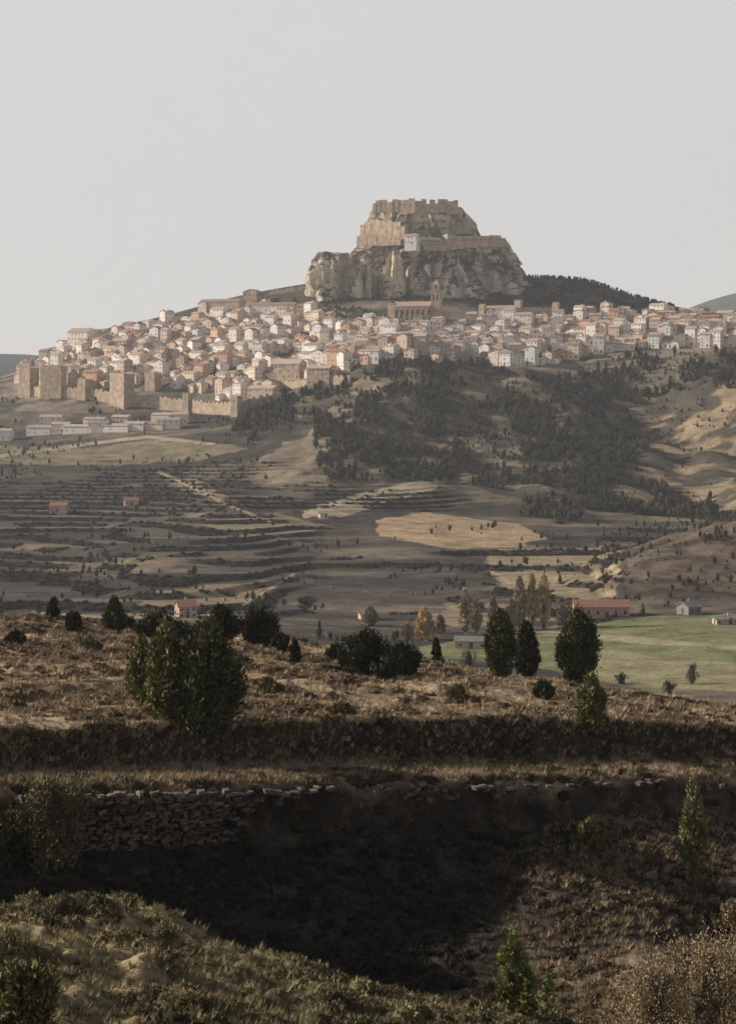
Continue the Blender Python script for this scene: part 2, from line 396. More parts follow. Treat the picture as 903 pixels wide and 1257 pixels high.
place('juniper_tree',614,833,756,36,7,col=G1,nl=13000,prof=dome)
place('juniper_tree',646,834,768,29,8,col=GD,nl=9000,prof=dome)
place('juniper_tree',709,843,756,50,9,col=G1,nl=17000,prof=dome)
place('juniper_tree',726,893,834,32,10,col=G2,nl=8000,size=.11)
place('juniper_tree',850,1088,960,31,11,col=(.24,.235,.11),nl=13000,size=.075,lump=.26)
place('juniper_tree',392,786,762,9,12,col=GD,nl=1500)
place('juniper_tree',535,812,786,11,13,col=GD,nl=1500)
place('juniper_tree',362,818,790,14,14,col=GD,nl=2000)
place('juniper_sapling',630,1246,1146,38,15,col=(.26,.28,.12),nl=3600,size=.06,core=0,lump=.38)
place('juniper_sapling',671,1250,1198,26,16,col=(.26,.28,.12),nl=1700,size=.06,core=0,lump=.38)
place('juniper_sapling',646,1254,1208,20,17,col=(.22,.23,.10),nl=1300,size=.06,core=0,lump=.38)
for k,(a,b,c,d,cl) in enumerate([(272,786,750,38,GD),(318,792,754,50,GD),(196,782,760,52,GD),(448,824,780,50,GD),(494,832,797,42,GD),(575,818,800,20,GD),(849,840,815,18,(.16,.11,.08)),(762,840,827,14,GD),(722,1046,1008,24,G2),(180,1000,978,26,OL),(240,792,765,28,GD),(90,775,755,20,GD),(155,772,760,22,GD),(668,858,840,24,GD),(345,800,782,22,GD),(415,815,795,24,GD),(470,834,812,26,GD),(820,852,838,16,GD),(20,790,778,20,GD),(110,800,786,22,OL),(330,850,836,20,OL),(560,860,846,22,OL),(420,880,866,20,OL)]):
    place('wild_shrub',a,b,c,d,30+k,col=cl,prof=roundp,nl=6000 if d>30 else 2200,size=.12,core=.60 if d>30 else .4,trunk=.03,lump=.28)
place('wild_shrub',62,1062,972,88,60,col=(.17,.145,.08),prof=roundp,nl=12000,size=.08,core=.4,trunk=.04,lump=.36)
place('wild_shrub',28,1275,1196,75,61,col=(.20,.185,.085),prof=roundp,nl=9000,size=.04,core=.25,trunk=.04,lump=.4)
place('wild_shrub',8,1060,1000,60,62,col=(.10,.09,.05),prof=roundp,nl=4000,size=.10,core=.5,trunk=.04,lump=.28)
for k,(a,b,c,d) in enumerate([(800,1290,1192,90),(865,1285,1165,130),(925,1275,1150,120),(900,1140,1110,30)]):
    place('dry_bush',a,b,c,d,70+k,col=(.36,.28,.175),prof=roundp,nl=12000,size=.05,core=.3,trunk=.04,lump=.34)
for k,(a,b,t,w,cl) in enumerate([(570,780,724,15,(.50,.38,.24)),(583,778,738,13,(.42,.33,.22)),(604,775,728,11,(.40,.33,.22)),(637,773,711,18,(.40,.32,.22)),(652,772,706,15,(.58,.45,.27)),(667,772,706,17,(.56,.43,.26)),(521,786,750,26,(.52,.36,.19)),(627,774,738,14,(.36,.30,.20)),(500,786,768,10,(.35,.27,.17)),(690,770,745,14,(.28,.22,.15)),(455,768,748,16,(.24,.20,.14)),(540,778,758,12,(.30,.24,.16))]):
    place('poplar_tree',a,b,t,w,90+k,col=cl,nl=3600,size=.5,core=0,trunk=.1,lump=.12)
def scatter(name,temps,x,y,z,scl,r,cm=None,mat=M_fol,zs=None):
    ti=r.integers(0,len(temps),len(x));Vs=[];Fs=[];Cs=[];o=0
    for k,(V,Fc,c) in enumerate(temps):
        m=ti==k;n=m.sum()
        if n==0: continue
        a=r.uniform(0,6.283,n);ca=np.cos(a)[:,None];sa=np.sin(a)[:,None];s=scl[m][:,None]
        zz=s if zs is None else (scl[m]*zs[m])[:,None]
        VX=(V[:,0]*ca-V[:,1]*sa)*s+x[m][:,None];VY=(V[:,0]*sa+V[:,1]*ca)*s+y[m][:,None];VZ=V[:,2]*zz+z[m][:,None]
        Vs.append(np.stack([VX,VY,VZ],-1).reshape(-1,3))
        Fs.append((Fc[None]+(np.arange(n)*len(V))[:,None,None]).reshape(-1,3)+o);o+=n*len(V)
        cc=np.repeat(c[None],n,0)
        cc=cc*(cm[m][:,None,:] if cm is not None else 1)
        Cs.append(cc.reshape(-1,3))
    return mesh_np(name,np.concatenate(Vs),np.concatenate(Fs),np.concatenate(Cs),False,mat)
def cushion(seed,n=90,size=.16,core=True):
    r=np.random.default_rng(seed);d=r.normal(size=(n,3));d[:,2]=np.abs(d[:,2]);d/=np.linalg.norm(d,axis=1)[:,None]
    P=d*np.array([1,1,.7])*r.uniform(.6,1.0,n)[:,None]*(1+.2*np.sin(3*np.arctan2(d[:,1],d[:,0])+seed))[:,None]
    V,Fc=leaf_tris(P,d+np.array([0,0,.5]),size,r)
    c=np.repeat(r.uniform(.6,1.4,n)[:,None]*np.ones(3),3,0)
    ps=[(V,Fc,c)]
    if core:
        V,Fc=ico(.72,.55,.1,r,.15,7,4);ps.append((V,Fc,np.full(3,.5)))
    return join(ps)
cush=[cushion(i) for i in range(5)]
cushN=[cushion(20+i,170,.12) for i in range(4)]
def tuft(seed,n=16):
    r=np.random.default_rng(seed);a=r.uniform(0,6.283,n);l=r.uniform(.5,1,n);b=r.uniform(.2,.9,n)
    P=np.stack([np.cos(a)*.12,np.sin(a)*.12,np.zeros(n)],-1);T=P+np.stack([np.cos(a)*b*l,np.sin(a)*b*l,l],-1)
    sd=np.stack([-np.sin(a),np.cos(a),np.zeros(n)],-1)*.045
    V=np.stack([P-sd,P+sd,T],1).reshape(-1,3);return V,np.arange(3*n).reshape(-1,3),np.repeat(r.uniform(.7,1.3,n)[:,None]*np.ones(3),3,0)
tufts=[tuft(i) for i in range(6)]
def sxy(r,n,s0,s1,p0,p1):
    u=r.uniform(size=n);s=np.sqrt(s0**2+u*(s1**2-s0**2));px=r.uniform(p0,p1,n);y=y_of(s,px);x=(px-CX)/F*y
    return x,y,s,px
def cmix(r,n,a,b):
    t=r.uniform(size=(n,1));return (np.array(a)*(1-t)+np.array(b)*t)*r.uniform(.75,1.25,(n,1))
r=np.random.default_rng(5)
x,y,s,px=sxy(r,9000,22,46,-250,1150);k=fbm(x/1.4,y/1.4,91,3)>-.05;x,y,s=x[k],y[k],s[k];n=len(x)
scatter('thyme_cushions',cushN,x,y,H(x,y)-.04,.08+.26*r.uniform(size=n)**1.5,r,cmix(r,n,(.35,.29,.165),(.09,.08,.045)),zs=r.uniform(.7,1.3,n))
x,y,s,px=sxy(r,16000,20,46,-250,1150);n=len(x)
scatter('dry_grass',tufts,x,y,H(x,y)-.02,r.uniform(.08,.22,n),r,cmix(r,n,(.48,.40,.24),(.22,.18,.10)))
x,y,s,px=sxy(r,5500,60,89,-250,1150);k=(fbm(x/3,y/3,93,2)>-.2);x,y,s,px=x[k],y[k],s[k],px[k];n=len(x)
cg=cmix(r,n,(.075,.062,.047),(.045,.042,.032));rt=sst(620,760,px)[:,None];cg=cg*(1-rt)+cmix(r,n,(.36,.27,.17),(.12,.095,.06))*rt  # gully shade darkens the left plants, sunlight brightens the right, both in colour
scatter('gully_heather',cush,x,y,H(x,y)-.05,r.uniform(.15,.5,n),r,cg,zs=np.full(n,.8))
x,y,s,px=sxy(r,9000,64,89,-200,1150);n=len(x)
cg=cmix(r,n,(.13,.11,.08),(.05,.045,.035));rt=sst(560,700,px)[:,None];cg=cg*(1-rt)+cmix(r,n,(.48,.37,.24),(.24,.18,.115))*rt  # grass colour carries the gully shade on the left, sunlight on the right
scatter('dry_grass',tufts,x,y,H(x,y)-.02,r.uniform(.2,.45,n),r,cg)
x,y,s,px=sxy(r,9500,89.9,96.6,-250,1150);n=len(x)
scatter('dry_grass',tufts,x,y,H(x,y)-.02,r.uniform(.18,.46,n),r,cmix(r,n,(.58,.46,.31),(.28,.21,.14)))
x,y,s,px=sxy(r,1500,89.3,97,-250,1150);k=fbm(x/2,y/2,97,2)>-.05;x,y,s=x[k],y[k],s[k];n=len(x)
scatter('heather',cush,x,y,H(x,y)-.05,r.uniform(.2,.55,n),r,cmix(r,n,(.17,.125,.075),(.08,.066,.042)))
x,y,s,px=sxy(r,10000,96.3,178,-250,1150);k=fbm(x/4.5,y/4.5,99,3)>-.06;x,y,s=x[k],y[k],s[k];n=len(x)
scatter('heather',cush,x,y,H(x,y)-.06,.18+.5*r.uniform(size=n)**1.4,r,cmix(r,n,(.35,.245,.155),(.10,.078,.05)),zs=np.full(n,.75))
x,y,s,px=sxy(r,14000,96.3,178,-250,1150);n=len(x)
scatter('dry_grass',tufts,x,y,H(x,y)-.02,r.uniform(.22,.5,n),r,cmix(r,n,(.59,.46,.32),(.36,.265,.17)))
def dtree(seed,cone=.5):
    r=np.random.default_rng(seed);ps=crown(r,.85,.62,.15,roundp if cone<.5 else flame,26,110,.085,(1,1,1),.72,.6,.2,.4)
    V,Fc=tube((0,0,-.15),(0,0,.4),.035,.02,4);ps.append((V,Fc,np.array((1.4,1.1,.9))))
    return join(ps)
dts=[dtree(i,i%2) for i in range(8)]
def region(polys,n,d0,d1,p0,p1,seed,noise_t=-9,nsc=40):
    r=np.random.default_rng(seed);u=r.uniform(size=n);d=np.sqrt(d0*d0+u*(d1*d1-d0*d0));px=r.uniform(p0,p1,n);x=(px-CX)/F*d
    z=H(x,d);py=HY-z*F/d;k=np.zeros(n,bool)
    for p in polys:k|=inpoly(px,py,p)
    k&=fbm(x/nsc,d/nsc,seed+3,3)>noise_t
    return x[k],d[k],z[k],px[k],py[k],r
fp=[[(440,452),(520,440),(600,450),(640,462),(700,462),(760,440),(860,432),(1100,430),(1100,475),(860,478),(800,490),(770,505),(800,545),(760,590),(800,595),(880,612),(880,640),(700,625),(560,592),(400,592),(385,560),(385,520),(330,535),(300,545),(285,530),(300,512),(350,486),(430,470)],
    [(640,560),(700,560),(720,640),(640,640)]]
x,y,z,px,py,r=region(fp,17000,1150,1600,270,1100,201,noise_t=.0,nsc=16)
n=len(x);scatter('distant_pine_forest',dts,x,y,z-.3,2.0+5.5*r.uniform(size=n)**1.6,r,cmix(r,n,(.062,.064,.042),(.15,.135,.082)))
x,y,z,px,py,r=region(fp,9000,1150,1600,270,1100,211,noise_t=-.16,nsc=14)
n=len(x);scatter('forest_undergrowth',dts,x,y,z-.3,r.uniform(1.2,3.4,n),r,cmix(r,n,(.072,.070,.048),(.20,.165,.10)))
hp=[[(385,358),(600,350),(640,328),(720,338),(810,364),(840,386),(600,384),(400,392)]]
x,y,z,px,py,r=region(hp,7500,1700,1900,370,870,202,noise_t=-.08,nsc=14)
n=len(x);scatter('hillside_woodland',dts,x,y,z-.3,r.uniform(1.2,3.6,n),r,cmix(r,n,(.068,.066,.045),(.14,.12,.08)))
x,y,z,px,py,r=region([[(-300,560),(300,560),(903,540),(1200,540),(1200,745),(700,765),(480,790),(480,860),(-300,860)]],5000,520,1350,-250,1150,203,noise_t=.24,nsc=45)
n=len(x);scatter('valley_scrub',dts,x,y,z-.3,1.0+3.2*r.uniform(size=n)**2.2,r,cmix(r,n,(.065,.06,.042),(.14,.11,.075)))
rr=np.random.default_rng(9);u=rr.uniform(size=70000);d=np.sqrt(650**2+u*(1350**2-650**2));px=rr.uniform(-200,1000,70000);x=(px-CX)/F*d
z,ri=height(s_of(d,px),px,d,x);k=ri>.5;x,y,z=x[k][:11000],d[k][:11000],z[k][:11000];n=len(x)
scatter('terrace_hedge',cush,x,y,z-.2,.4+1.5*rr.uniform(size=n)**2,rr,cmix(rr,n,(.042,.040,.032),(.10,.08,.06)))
x,y,z,px,py,r=region([[(740,420),(1100,400),(1100,600),(860,600),(800,520)],[(730,660),(800,640),(1100,600),(1100,750),(740,745)],[(60,440),(300,380),(420,360),(420,470),(60,480)],[(420,400),(900,385),(1000,430),(420,440)]],14000,700,1800,-100,1100,205,noise_t=-.08,nsc=30)
n=len(x);scatter('hillside_scrub',dts,x,y,z-.3,.9+3.0*r.uniform(size=n)**2.0,r,cmix(r,n,(.070,.068,.046),(.18,.145,.09)))
x,y,z,px,py,r=region([[(0,480),(300,505),(330,590),(0,590)],[(-200,490),(0,500),(0,600),(-200,600)]],2600,1100,1600,-200,340,206,noise_t=.06,nsc=35)
n=len(x);scatter('roadside_scrub',dts,x,y,z-.3,1.0+3.2*r.uniform(size=n)**1.8,r,cmix(r,n,(.068,.066,.046),(.15,.12,.078)))
# ------------------------------------------------------------ DRY STONE WALL
r=np.random.default_rng(12);Vs=[];Fs=[];Cs=[];o=0
BF=np.array([(0,2,1),(0,3,2),(4,5,6),(4,6,7),(0,1,5),(0,5,4),(1,2,6),(1,6,5),(2,3,7),(2,7,6),(3,0,4),(3,4,7)])
B0=np.array([(-1,-1,-1),(1,-1,-1),(1,1,-1),(-1,1,-1),(-1,-1,1),(1,-1,1),(1,1,1),(-1,1,1)],float)
gp=np.linspace(-220,1140,700);gy=y_of(np.full(700,89.5),gp);gx=(gp-CX)/F*gy
gtop=H(gx,gy+1.3)-.04+.18*fbm(gp/20,gp*0,3,3);gbot=H(gx,gy-.35)-.15
gd=.15+.45*np.clip(fbm(gp/35,gp*0,8,3)+.25,0,1)
full=sst(40,70,gp)*(1-sst(250,320,gp));gdep=gd*(1-full)+9*full
for row in range(24):
    pxw=-200+r.uniform(0,8)
    while pxw<1120:
        w=r.uniform(.16,.50);y=np.interp(pxw,gp,gy);x=(pxw-CX)/F*y
        top=np.interp(pxw,gp,gtop);zc=top-row*.155+r.uniform(-.05,.05)
        fl_=full[np.searchsorted(gp,pxw)-1]
        if zc<np.interp(pxw,gp,gbot) or top-zc>np.interp(pxw,gp,gdep)+r.uniform(-.3,.3) or r.uniform()>.5+.5*fl_-.08 or (row==0 and r.uniform()<.35):
            pxw+=w*F/y;continue
        hh=r.uniform(.10,.22)
        V=B0*np.array([w/2,.22,hh/2])*r.uniform(.62,1.1,(8,3))
        a=math.atan2(.45,1)+r.uniform(-.3,.3);ca,sa=math.cos(a),math.sin(a);tl=r.uniform(-.2,.2)
        off=-(top-zc)*.12
        V=np.stack([V[:,0]*ca-V[:,1]*sa+x,V[:,0]*sa+V[:,1]*ca+y+off+r.uniform(-.07,.07),V[:,2]+V[:,0]*tl+zc-.08],-1)
        Vs.append(V);Fs.append(BF+o);o+=8;Cs.append(np.full((8,3),1)*np.array((.145,.122,.10))*(1+.35*(row<2))*r.uniform(.5,1.5))  # top courses lighter: light on the wall edge put into the stone colour
        pxw+=w*F/y*.95
mesh_np('dry_stone_wall',np.concatenate(Vs),np.concatenate(Fs),np.concatenate(Cs),False,M_drys)
bx=[]
for i in range(4):
    V=B0*np.array([.5,.4,.3])*np.random.default_rng(i).uniform(.6,1.1,(8,3));bx.append((V,BF,np.ones((8,3))))
x,y,s,px=sxy(r,140,90.3,128,-200,1100);n=len(x)
scatter('loose_rocks',bx,x,y,H(x,y),r.uniform(.2,.5,n),r,cmix(r,n,(.34,.30,.24),(.18,.15,.12)),M_drys)
# ------------------------------------------------------------ BUILDINGS
class MB:
    def __init__(s): s.v=[];s.f=[];s.m=[]
    def face(s,pts,m):
        o=len(s.v);s.v+=pts;s.f.append(tuple(range(o,o+len(pts))));s.m.append(m)
    def box(s,x0,x1,y0,y1,z0,z1,m):
        A=[(x0,y0),(x1,y0),(x1,y1),(x0,y1)]
        for i in range(4):
            a=A[i];b=A[(i+1)%4];s.face([(a[0],a[1],z0),(b[0],b[1],z0),(b[0],b[1],z1),(a[0],a[1],z1)],m)
        s.face([(p[0],p[1],z1) for p in A],m)
        s.face([(p[0],p[1],z0) for p in A[::-1]],m)
    def gable(s,x0,x1,y0,y1,z,rh,ov,mw,mr,t=.25):
        ym=(y0+y1)/2
        for xx,fl in ((x0,1),(x1,0)):
            p=[(xx,y0,z),(xx,y1,z),(xx,ym,z+rh)]
            s.face(p[::-1] if fl else p,mw)
        k=rh/(ym-y0)
        X0,X1=x0-ov,x1+ov
        for sg,ye in ((1,y0-ov),(-1,y1+ov)):
            ze=z-k*ov+.03
            a=[(X0,ye,ze),(X1,ye,ze),(X1,ym,z+rh+.03),(X0,ym,z+rh+.03)]
            b=[(p[0],p[1],p[2]+t) for p in a]
            s.face(b if sg>0 else b[::-1],mr);s.face(a[::-1] if sg>0 else a,mr)
            s.face([a[0],a[1],b[1],b[0]],mr);s.face([a[0],b[0],b[3],a[3]],mr);s.face([a[1],a[2],b[2],b[1]],mr)
    def mesh(s,name,mats):
        me=bpy.data.meshes.new(name);me.from_pydata(s.v,[],s.f);me.polygons.foreach_set('material_index',s.m)
        for m in mats: me.materials.append(m)
        me.update();return me
def house_mesh(name,w,d,h,fl,nc,seed,roofh=None,mats=None,attic=False,skip=.3):
    r=np.random.default_rng(seed);b=MB();b.box(-w/2,w/2,-d/2,d/2,-6,h,0)
    rh=roofh or d*.19;b.gable(-w/2,w/2,-d/2,d/2,h,rh,.45,0,1)
    fh=h/fl
    for side in range(4):
        L=w if side%2==0 else d;n=nc if side%2==0 else max(1,int(d/3.6))
        for f in range(fl):
            for c in range(n):
                if r.uniform()<skip: continue
                u=-L/2+(c+.5)*L/n;zz=f*fh+fh*.35;ww=.40;wh=fh*.36;m=2
                if f==0 and c==n//2: zz=0;wh=2.3;ww=.6;m=3
                if side==0: q=(u-ww,u+ww,-d/2-.06,-d/2+.1)
                elif side==2: q=(u-ww,u+ww,d/2-.1,d/2+.06)
                elif side==1: q=(w/2-.1,w/2+.06,u-ww,u+ww)
                else: q=(-w/2-.06,-w/2+.1,u-ww,u+ww)
                b.box(*q,zz,zz+wh,m)
    cx=r.uniform(-w*.3,w*.3);b.box(cx-.4,cx+.4,-.2+d*.15,.6+d*.15,h,h+rh+1.0,0)
    if attic: b.box(-w*.25,w*.1,-d/2+.8,0,h-.5,h+1.8,0)
    return b.mesh(name,mats or [M_wall,M_roof,M_win,M_door])
vars_=[]
for i in range(24):
    r=np.random.default_rng(300+i);fl=int(r.integers(1,5));w=r.uniform(5.0,10.5) if i%6 else r.uniform(13,19);h=fl*2.7+r.uniform(.5,1.3)
    vars_.append((house_mesh('town_house_mesh',w,r.uniform(6.5,10),h,fl,max(2,int(w/3)),i,attic=i%4==0),w,h))
def link(name,me,loc,rot=0,scl=(1,1,1)):
    ob=bpy.data.objects.new(name,me);ob.location=loc;ob.rotation_euler=(0,0,rot);ob.scale=scl;sc.collection.objects.link(ob);return ob
tp_x=[20,40,60,100,150,200,250,300,370,400,480,550,600,700,800,903,1100]
tp_y=[460,450,440,425,412,400,388,384,386,394,400,396,394,392,390,398,402]
bt_x=[20,60,100,170,200,280,340,350,430,440,520,600,660,700,760,903,1100]
bt_y=[474,474,478,472,468,490,492,472,466,444,438,446,452,442,428,424,420]
r=np.random.default_rng(77);nh=0
d=1486.0
while d<1790:
    px=18+r.uniform(0,12)
    while px<1090:
        me,w,h=vars_[r.integers(0,24)];wp=w*F/d
        x=(px+wp/2-CX)/F*d;yy=d+r.uniform(-3.5,3.5);z=float(H(np.array(x),np.array(yy)));py=HY-z*F/yy;pc=px+wp/2
        lo=np.interp(pc,tp_x,tp_y);hi=np.interp(pc,bt_x,bt_y)
        park=(480<pc<562 and 372<py<404) or fbm(x/30,yy/22,400,2)<-.5
        if lo<py<hi+2 and r.uniform()<.94 and not park:
            rot=(-.70 if pc<430 else -.42)+r.uniform(-.25,.25)+(math.pi/2 if r.uniform()<.35 else 0)
            link('town_house',me,(x,yy,z),rot,(1,1,r.uniform(.75,1.2)));nh+=1
            px+=wp*r.uniform(.84,1.04)
        else: px+=wp*.7
    d+=11.5
print('houses',nh)
for (px,py,w,me_) in [(50,533,20,1),(76,531,14,0),(98,531,24,1),(122,530,16,0),(143,529,24,1),(167,528,16,1),(187,527,22,0),(208,526,18,1),(64,523,18,1),(200,516,16,1),(8,540,10,0),(118,521,18,1),(150,519,14,0),(222,520,12,0)]:
    x,y,z=hit(px,py,1300);me=house_mesh('suburb_mesh',w,8,5.5+1.5*math.sin(px),2,4,px,mats=[M_whw if me_ else M_wall,M_roof,M_win,M_door],skip=.6);link('suburb_house',me,(x,y,z),-.28+.12*math.sin(px))
def big(name,px0,px1,pyb,pyt,dep,rot,mats,fl=3,dmin=1450):
    pc=(px0+px1)/2;x,y,z=hit(pc,pyb,dmin);w=(px1-px0)*y/F;h=(pyb-pyt)*y/F*.84
    me=house_mesh(name+'_mesh',w,dep,h,fl,int(w/3.5),int(px0),roofh=h*.22,mats=mats);return link(name,me,(x,y,z),rot)
ML=[M_stone,M_roof,M_win,M_door]
big('convent_building',303,366,388,372,16,-.3,[M_whw,M_roof,M_win,M_door])
big('convent_church',300,322,374,356,14,1.2,ML,2)
big('barracks_building',246,300,386,368,14,-.4,ML)
big('town_palace',362,392,386,374,14,-.3,ML)
big('town_palace',338,374,472,442,12,-.5,ML,4)
big('town_palace',379,409,472,449,12,-.4,ML,4)
big('gate_house',306,342,495,474,12,-.5,[M_wall,M_roof,M_win,M_door],3)
big('town_palace',598,640,390,376,14,-.3,ML)
big('town_palace',86,116,430,404,14,-.5,[M_wall,M_roof,M_win,M_door],4)
def church():
    x,y,z=hit(508,400,1500);b=MB();k=y/F
    L=46*k;b.box(-L/2,L/2,-8,8,-6,17,0);b.gable(-L/2,L/2,-8,8,17,4,.5,0,1)
    b.box(-L/2,L/2,-13,-8.01,-6,9,0)
    for i in range(7):
        u=-L/2+(i+.5)*L/7;b.box(u-.7,u+.7,-15,-13.01,-6,10,0);b.box(u-.5,u+.5,-13,-8.02,9.01,14,0);b.box(u-.5,u+.5,-15,-14,10.01,14,0)
        b.box(u+1.4,u+2.6,-8.1,-7.9,10,15,2)
    T=L/2+4.2
    b.box(T-4,T+4,-5,3,-6,30,0)
    for sx in (-1,1):
        b.box(T+sx*1.7-.8,T+sx*1.7+.8,-5.08,-4.9,22,27,2);b.box(T+sx*4-.08,T+sx*4+.08,-2.4,-.6,22,27,2)
    b.box(T-4.4,T+4.4,-5.4,3.4,30.01,31,0);b.box(T-2.6,T+2.6,-3.6,1.6,31.01,36,0)
    b.box(T-.9,T+.9,-3.68,-3.5,32,35,2)
    p=[(T-2.8,-3.8,36.01),(T+2.8,-3.8,36.01),(T+2.8,1.8,36.01),(T-2.8,1.8,36.01)];ap=(T,-1,41)
    for i in range(4): b.face([p[i],p[(i+1)%4],ap],1)
    b.box(-L/2-6,-L/2-.02,-6,6,-6,20,0)
    link('basilica_church',b.mesh('basilica_mesh',[M_stone,M_roof,M_win]),(x,y,z),-.3)
church()
def rampart(name,pts,hgt,th=2.2,dmin=1350,cren=True,mat=M_stone):
    W=[hit(a,b,dmin) for a,b in pts];b=MB();o=W[0]
    for (x0,y0,z0),(x1,y1,z1) in zip(W[:-1],W[1:]):
        L=math.hypot(x1-x0,y1-y0);n=max(1,int(L/2.4));ax=((x1-x0)/L,(y1-y0)/L);nx=(-ax[1],ax[0])
        for i in range(n):
            t0=i/n;t1=(i+1)/n-.0005;zt=z0+(z1-z0)*t0+hgt
            zt=math.floor(zt/1.2)*1.2+(1.1 if cren and i%2 else 0)
            P=[]
            for t,sd in ((t0,-1),(t1,-1),(t1,1),(t0,1)):
                P.append((x0+(x1-x0)*t+nx[0]*sd*th/2-o[0],y0+(y1-y0)*t+nx[1]*sd*th/2-o[1]))
            zb=min(z0,z1)-12-o[2];zt-=o[2]
            for k in range(4):
                a=P[k];c=P[(k+1)%4];b.face([(a[0],a[1],zb),(c[0],c[1],zb),(c[0],c[1],zt),(a[0],a[1],zt)],0)
            b.face([(p[0],p[1],zt) for p in P],0)
    return link(name,b.mesh(name+'_mesh',[mat]),o)
def tower(name,px,pyb,pyt,wpx,dep=None,rot=-.55,dmin=1350,z=None):
    x,y,zz=hit(px,pyb,dmin);z=zz if z is None else z;w=wpx*y/F*.85;dep=dep or w;h=(HY-pyt)*y/F-z
    b=MB();b.box(-w/2,w/2,-dep/2,dep/2,-10,h-1.2,0);n=max(2,int(w/2.6))
    for i in range(n):
        u=-w/2+(i+.25)*w/n
        b.box(u,u+w/n*.55,-dep/2+.01,-dep/2+.6,h-1.19,h,0);b.box(u,u+w/n*.55,dep/2-.6,dep/2-.01,h-1.19,h,0)
    for i in range(n-1):
        u=-dep/2+.7+(i+.25)*(dep-1.4)/n;b.box(-w/2+.01,-w/2+.6,u,u+dep/n*.5,h-1.19,h,0)
    b.box(-.3,.3,-dep/2-.05,-dep/2+.2,h*.6,h*.6+1.8,1);b.box(-w/2-.05,-w/2+.2,-.3,.3,h*.6,h*.6+1.8,1)
    return link(name,b.mesh(name+'_mesh',[M_stone,M_win]),(x,y,z),rot)
rampart('town_rampart',[(24,486),(60,488),(110,490),(146,497),(182,500),(235,506),(292,510),(305,503),(345,496)],9)
tower('rampart_tower',36,486,450,20);tower('rampart_tower',66,488,448,34,9,-.35);tower('rampart_tower',150,498,457,32,11,-.75)
tower('rampart_tower',104,490,464,14);tower('rampart_tower',230,506,482,10);tower('rampart_tower',290,511,484,12);tower('rampart_tower',188,478,456,18,9)
rampart('town_rampart',[(345,478),(380,474),(430,470)],6)
rampart('upper_rampart',[(590,396),(620,394),(650,392),(692,394)],11,dmin=1550)
tower('rampart_tower',636,393,368,9,dmin=1550);tower('rampart_tower',592,396,373,8,dmin=1550);tower('rampart_tower',682,394,371,8,dmin=1550)
rampart('upper_rampart',[(330,362),(360,358),(388,355)],4,dmin=1700)
# ------------------------------------------------------------ castle rock
D0=1850.;K=D0/F
def ZP(py):return (HY-py)*K
def XP(px):return (px-CX)*K
def cliff(name,rings,cy,seed,amp,seg=300,sub=10,ryk=.7,e=1.0,wl=22.):
    rings=sorted(rings,key=lambda q:-q[0]);py=np.array([q[0] for q in rings],float)
    t=np.linspace(0,len(rings)-1,(len(rings)-1)*sub+1);P=np.interp(t,range(len(rings)),py)
    Lf=np.interp(t,range(len(rings)),[q[1] for q in rings]);Rt=np.interp(t,range(len(rings)),[q[2] for q in rings])
    th=np.linspace(0,2*np.pi,seg,endpoint=False);V=[]
    rx0=(Rt[0]-Lf[0])/2*K
    for k in range(len(t)):
        cx=XP((Lf[k]+Rt[k])/2);rx=(Rt[k]-Lf[k])/2*K;ry=rx*ryk
        ux=np.sign(np.cos(th))*np.abs(np.cos(th))**e;uy=np.sign(np.sin(th))*np.abs(np.sin(th))**e
        z=ZP(P[k]);arc=th*rx0
        pil=1-2*np.abs(fbm(arc/wl+seed*7,np.full(seg,z/60.),seed,2))*2.4
        nn=(pil*1.0+fbm(arc/9+3,np.full(seg,z/14.),seed+5,3)*.6)*amp
        q=z/7.+fbm(arc/30,arc*0,seed+8,2);led=(q-np.floor(q)-.5)*amp*.22
        g=1+(nn-amp*.5+led)/max(rx,1)
        V.append(np.stack([cx+ux*rx*g,cy+uy*ry*g,z+nn*.15+fbm(arc/26,arc*0+3,seed+12,3)*2.0],-1))
    n=len(V);V=np.concatenate(V);top=V[-seg:];Vc=[V]
    for q in (.8,.5,.2,.02):
        c=top.mean(0);w=c+(top-c)*q;w[:,2]=c[2]+(top[:,2]-c[2])*q+(1-q)*1.0+fbm(w[:,0]/8,w[:,1]/8,seed+3,3)*1.6*(q<.9);Vc.append(w)
    V=np.concatenate(Vc);n+=4
    i=np.arange(seg);j=(i+1)%seg;Fc=[]
    for k in range(n-1):Fc.append(np.stack([k*seg+i,k*seg+j,(k+1)*seg+j,(k+1)*seg+i],-1))
    return mesh_np(name,V,np.concatenate(Fc),None,False,M_rock)
cliff('castle_rock',[(392,345,684),(364,376,664),(354,383,654),(343,387,646),(335,392,640),(329,401,635),(322,414,628),(315,427,620),(309,440,610)],D0,1,6,wl=26)
cliff('castle_rock_middle_tier',[(326,412,640),(314,430,632),(305,438,625),(296,443,620),(292,448,606)],D0+6,2,3.2,wl=18)
cliff('castle_rock_summit',[(302,441,594),(288,445,588),(276,450,583),(264,454,574),(254,458,566)],D0+14,3,3.2,wl=15)
cliff('castle_rock_spur',[(376,374,446),(356,381,438),(340,384,434),(327,388,430),(317,396,424)],D0-64,4,5.5,ryk=.9,seg=160,wl=20)
cliff('castle_rock_buttress',[(372,462,502),(352,467,496),(337,470,493),(324,473,489),(316,478,484)],D0-74,5,3,ryk=.9,seg=120,wl=11)
cliff('castle_rock_buttress',[(372,430,470),(354,434,465),(344,438,461),(334,443,457)],D0-74,6,3,ryk=.9,seg=120,wl=11)
cliff('castle_rock_buttress',[(372,520,580),(354,528,572),(342,536,566),(334,544,560)],D0-66,7,3,ryk=.8,seg=120,wl=11)
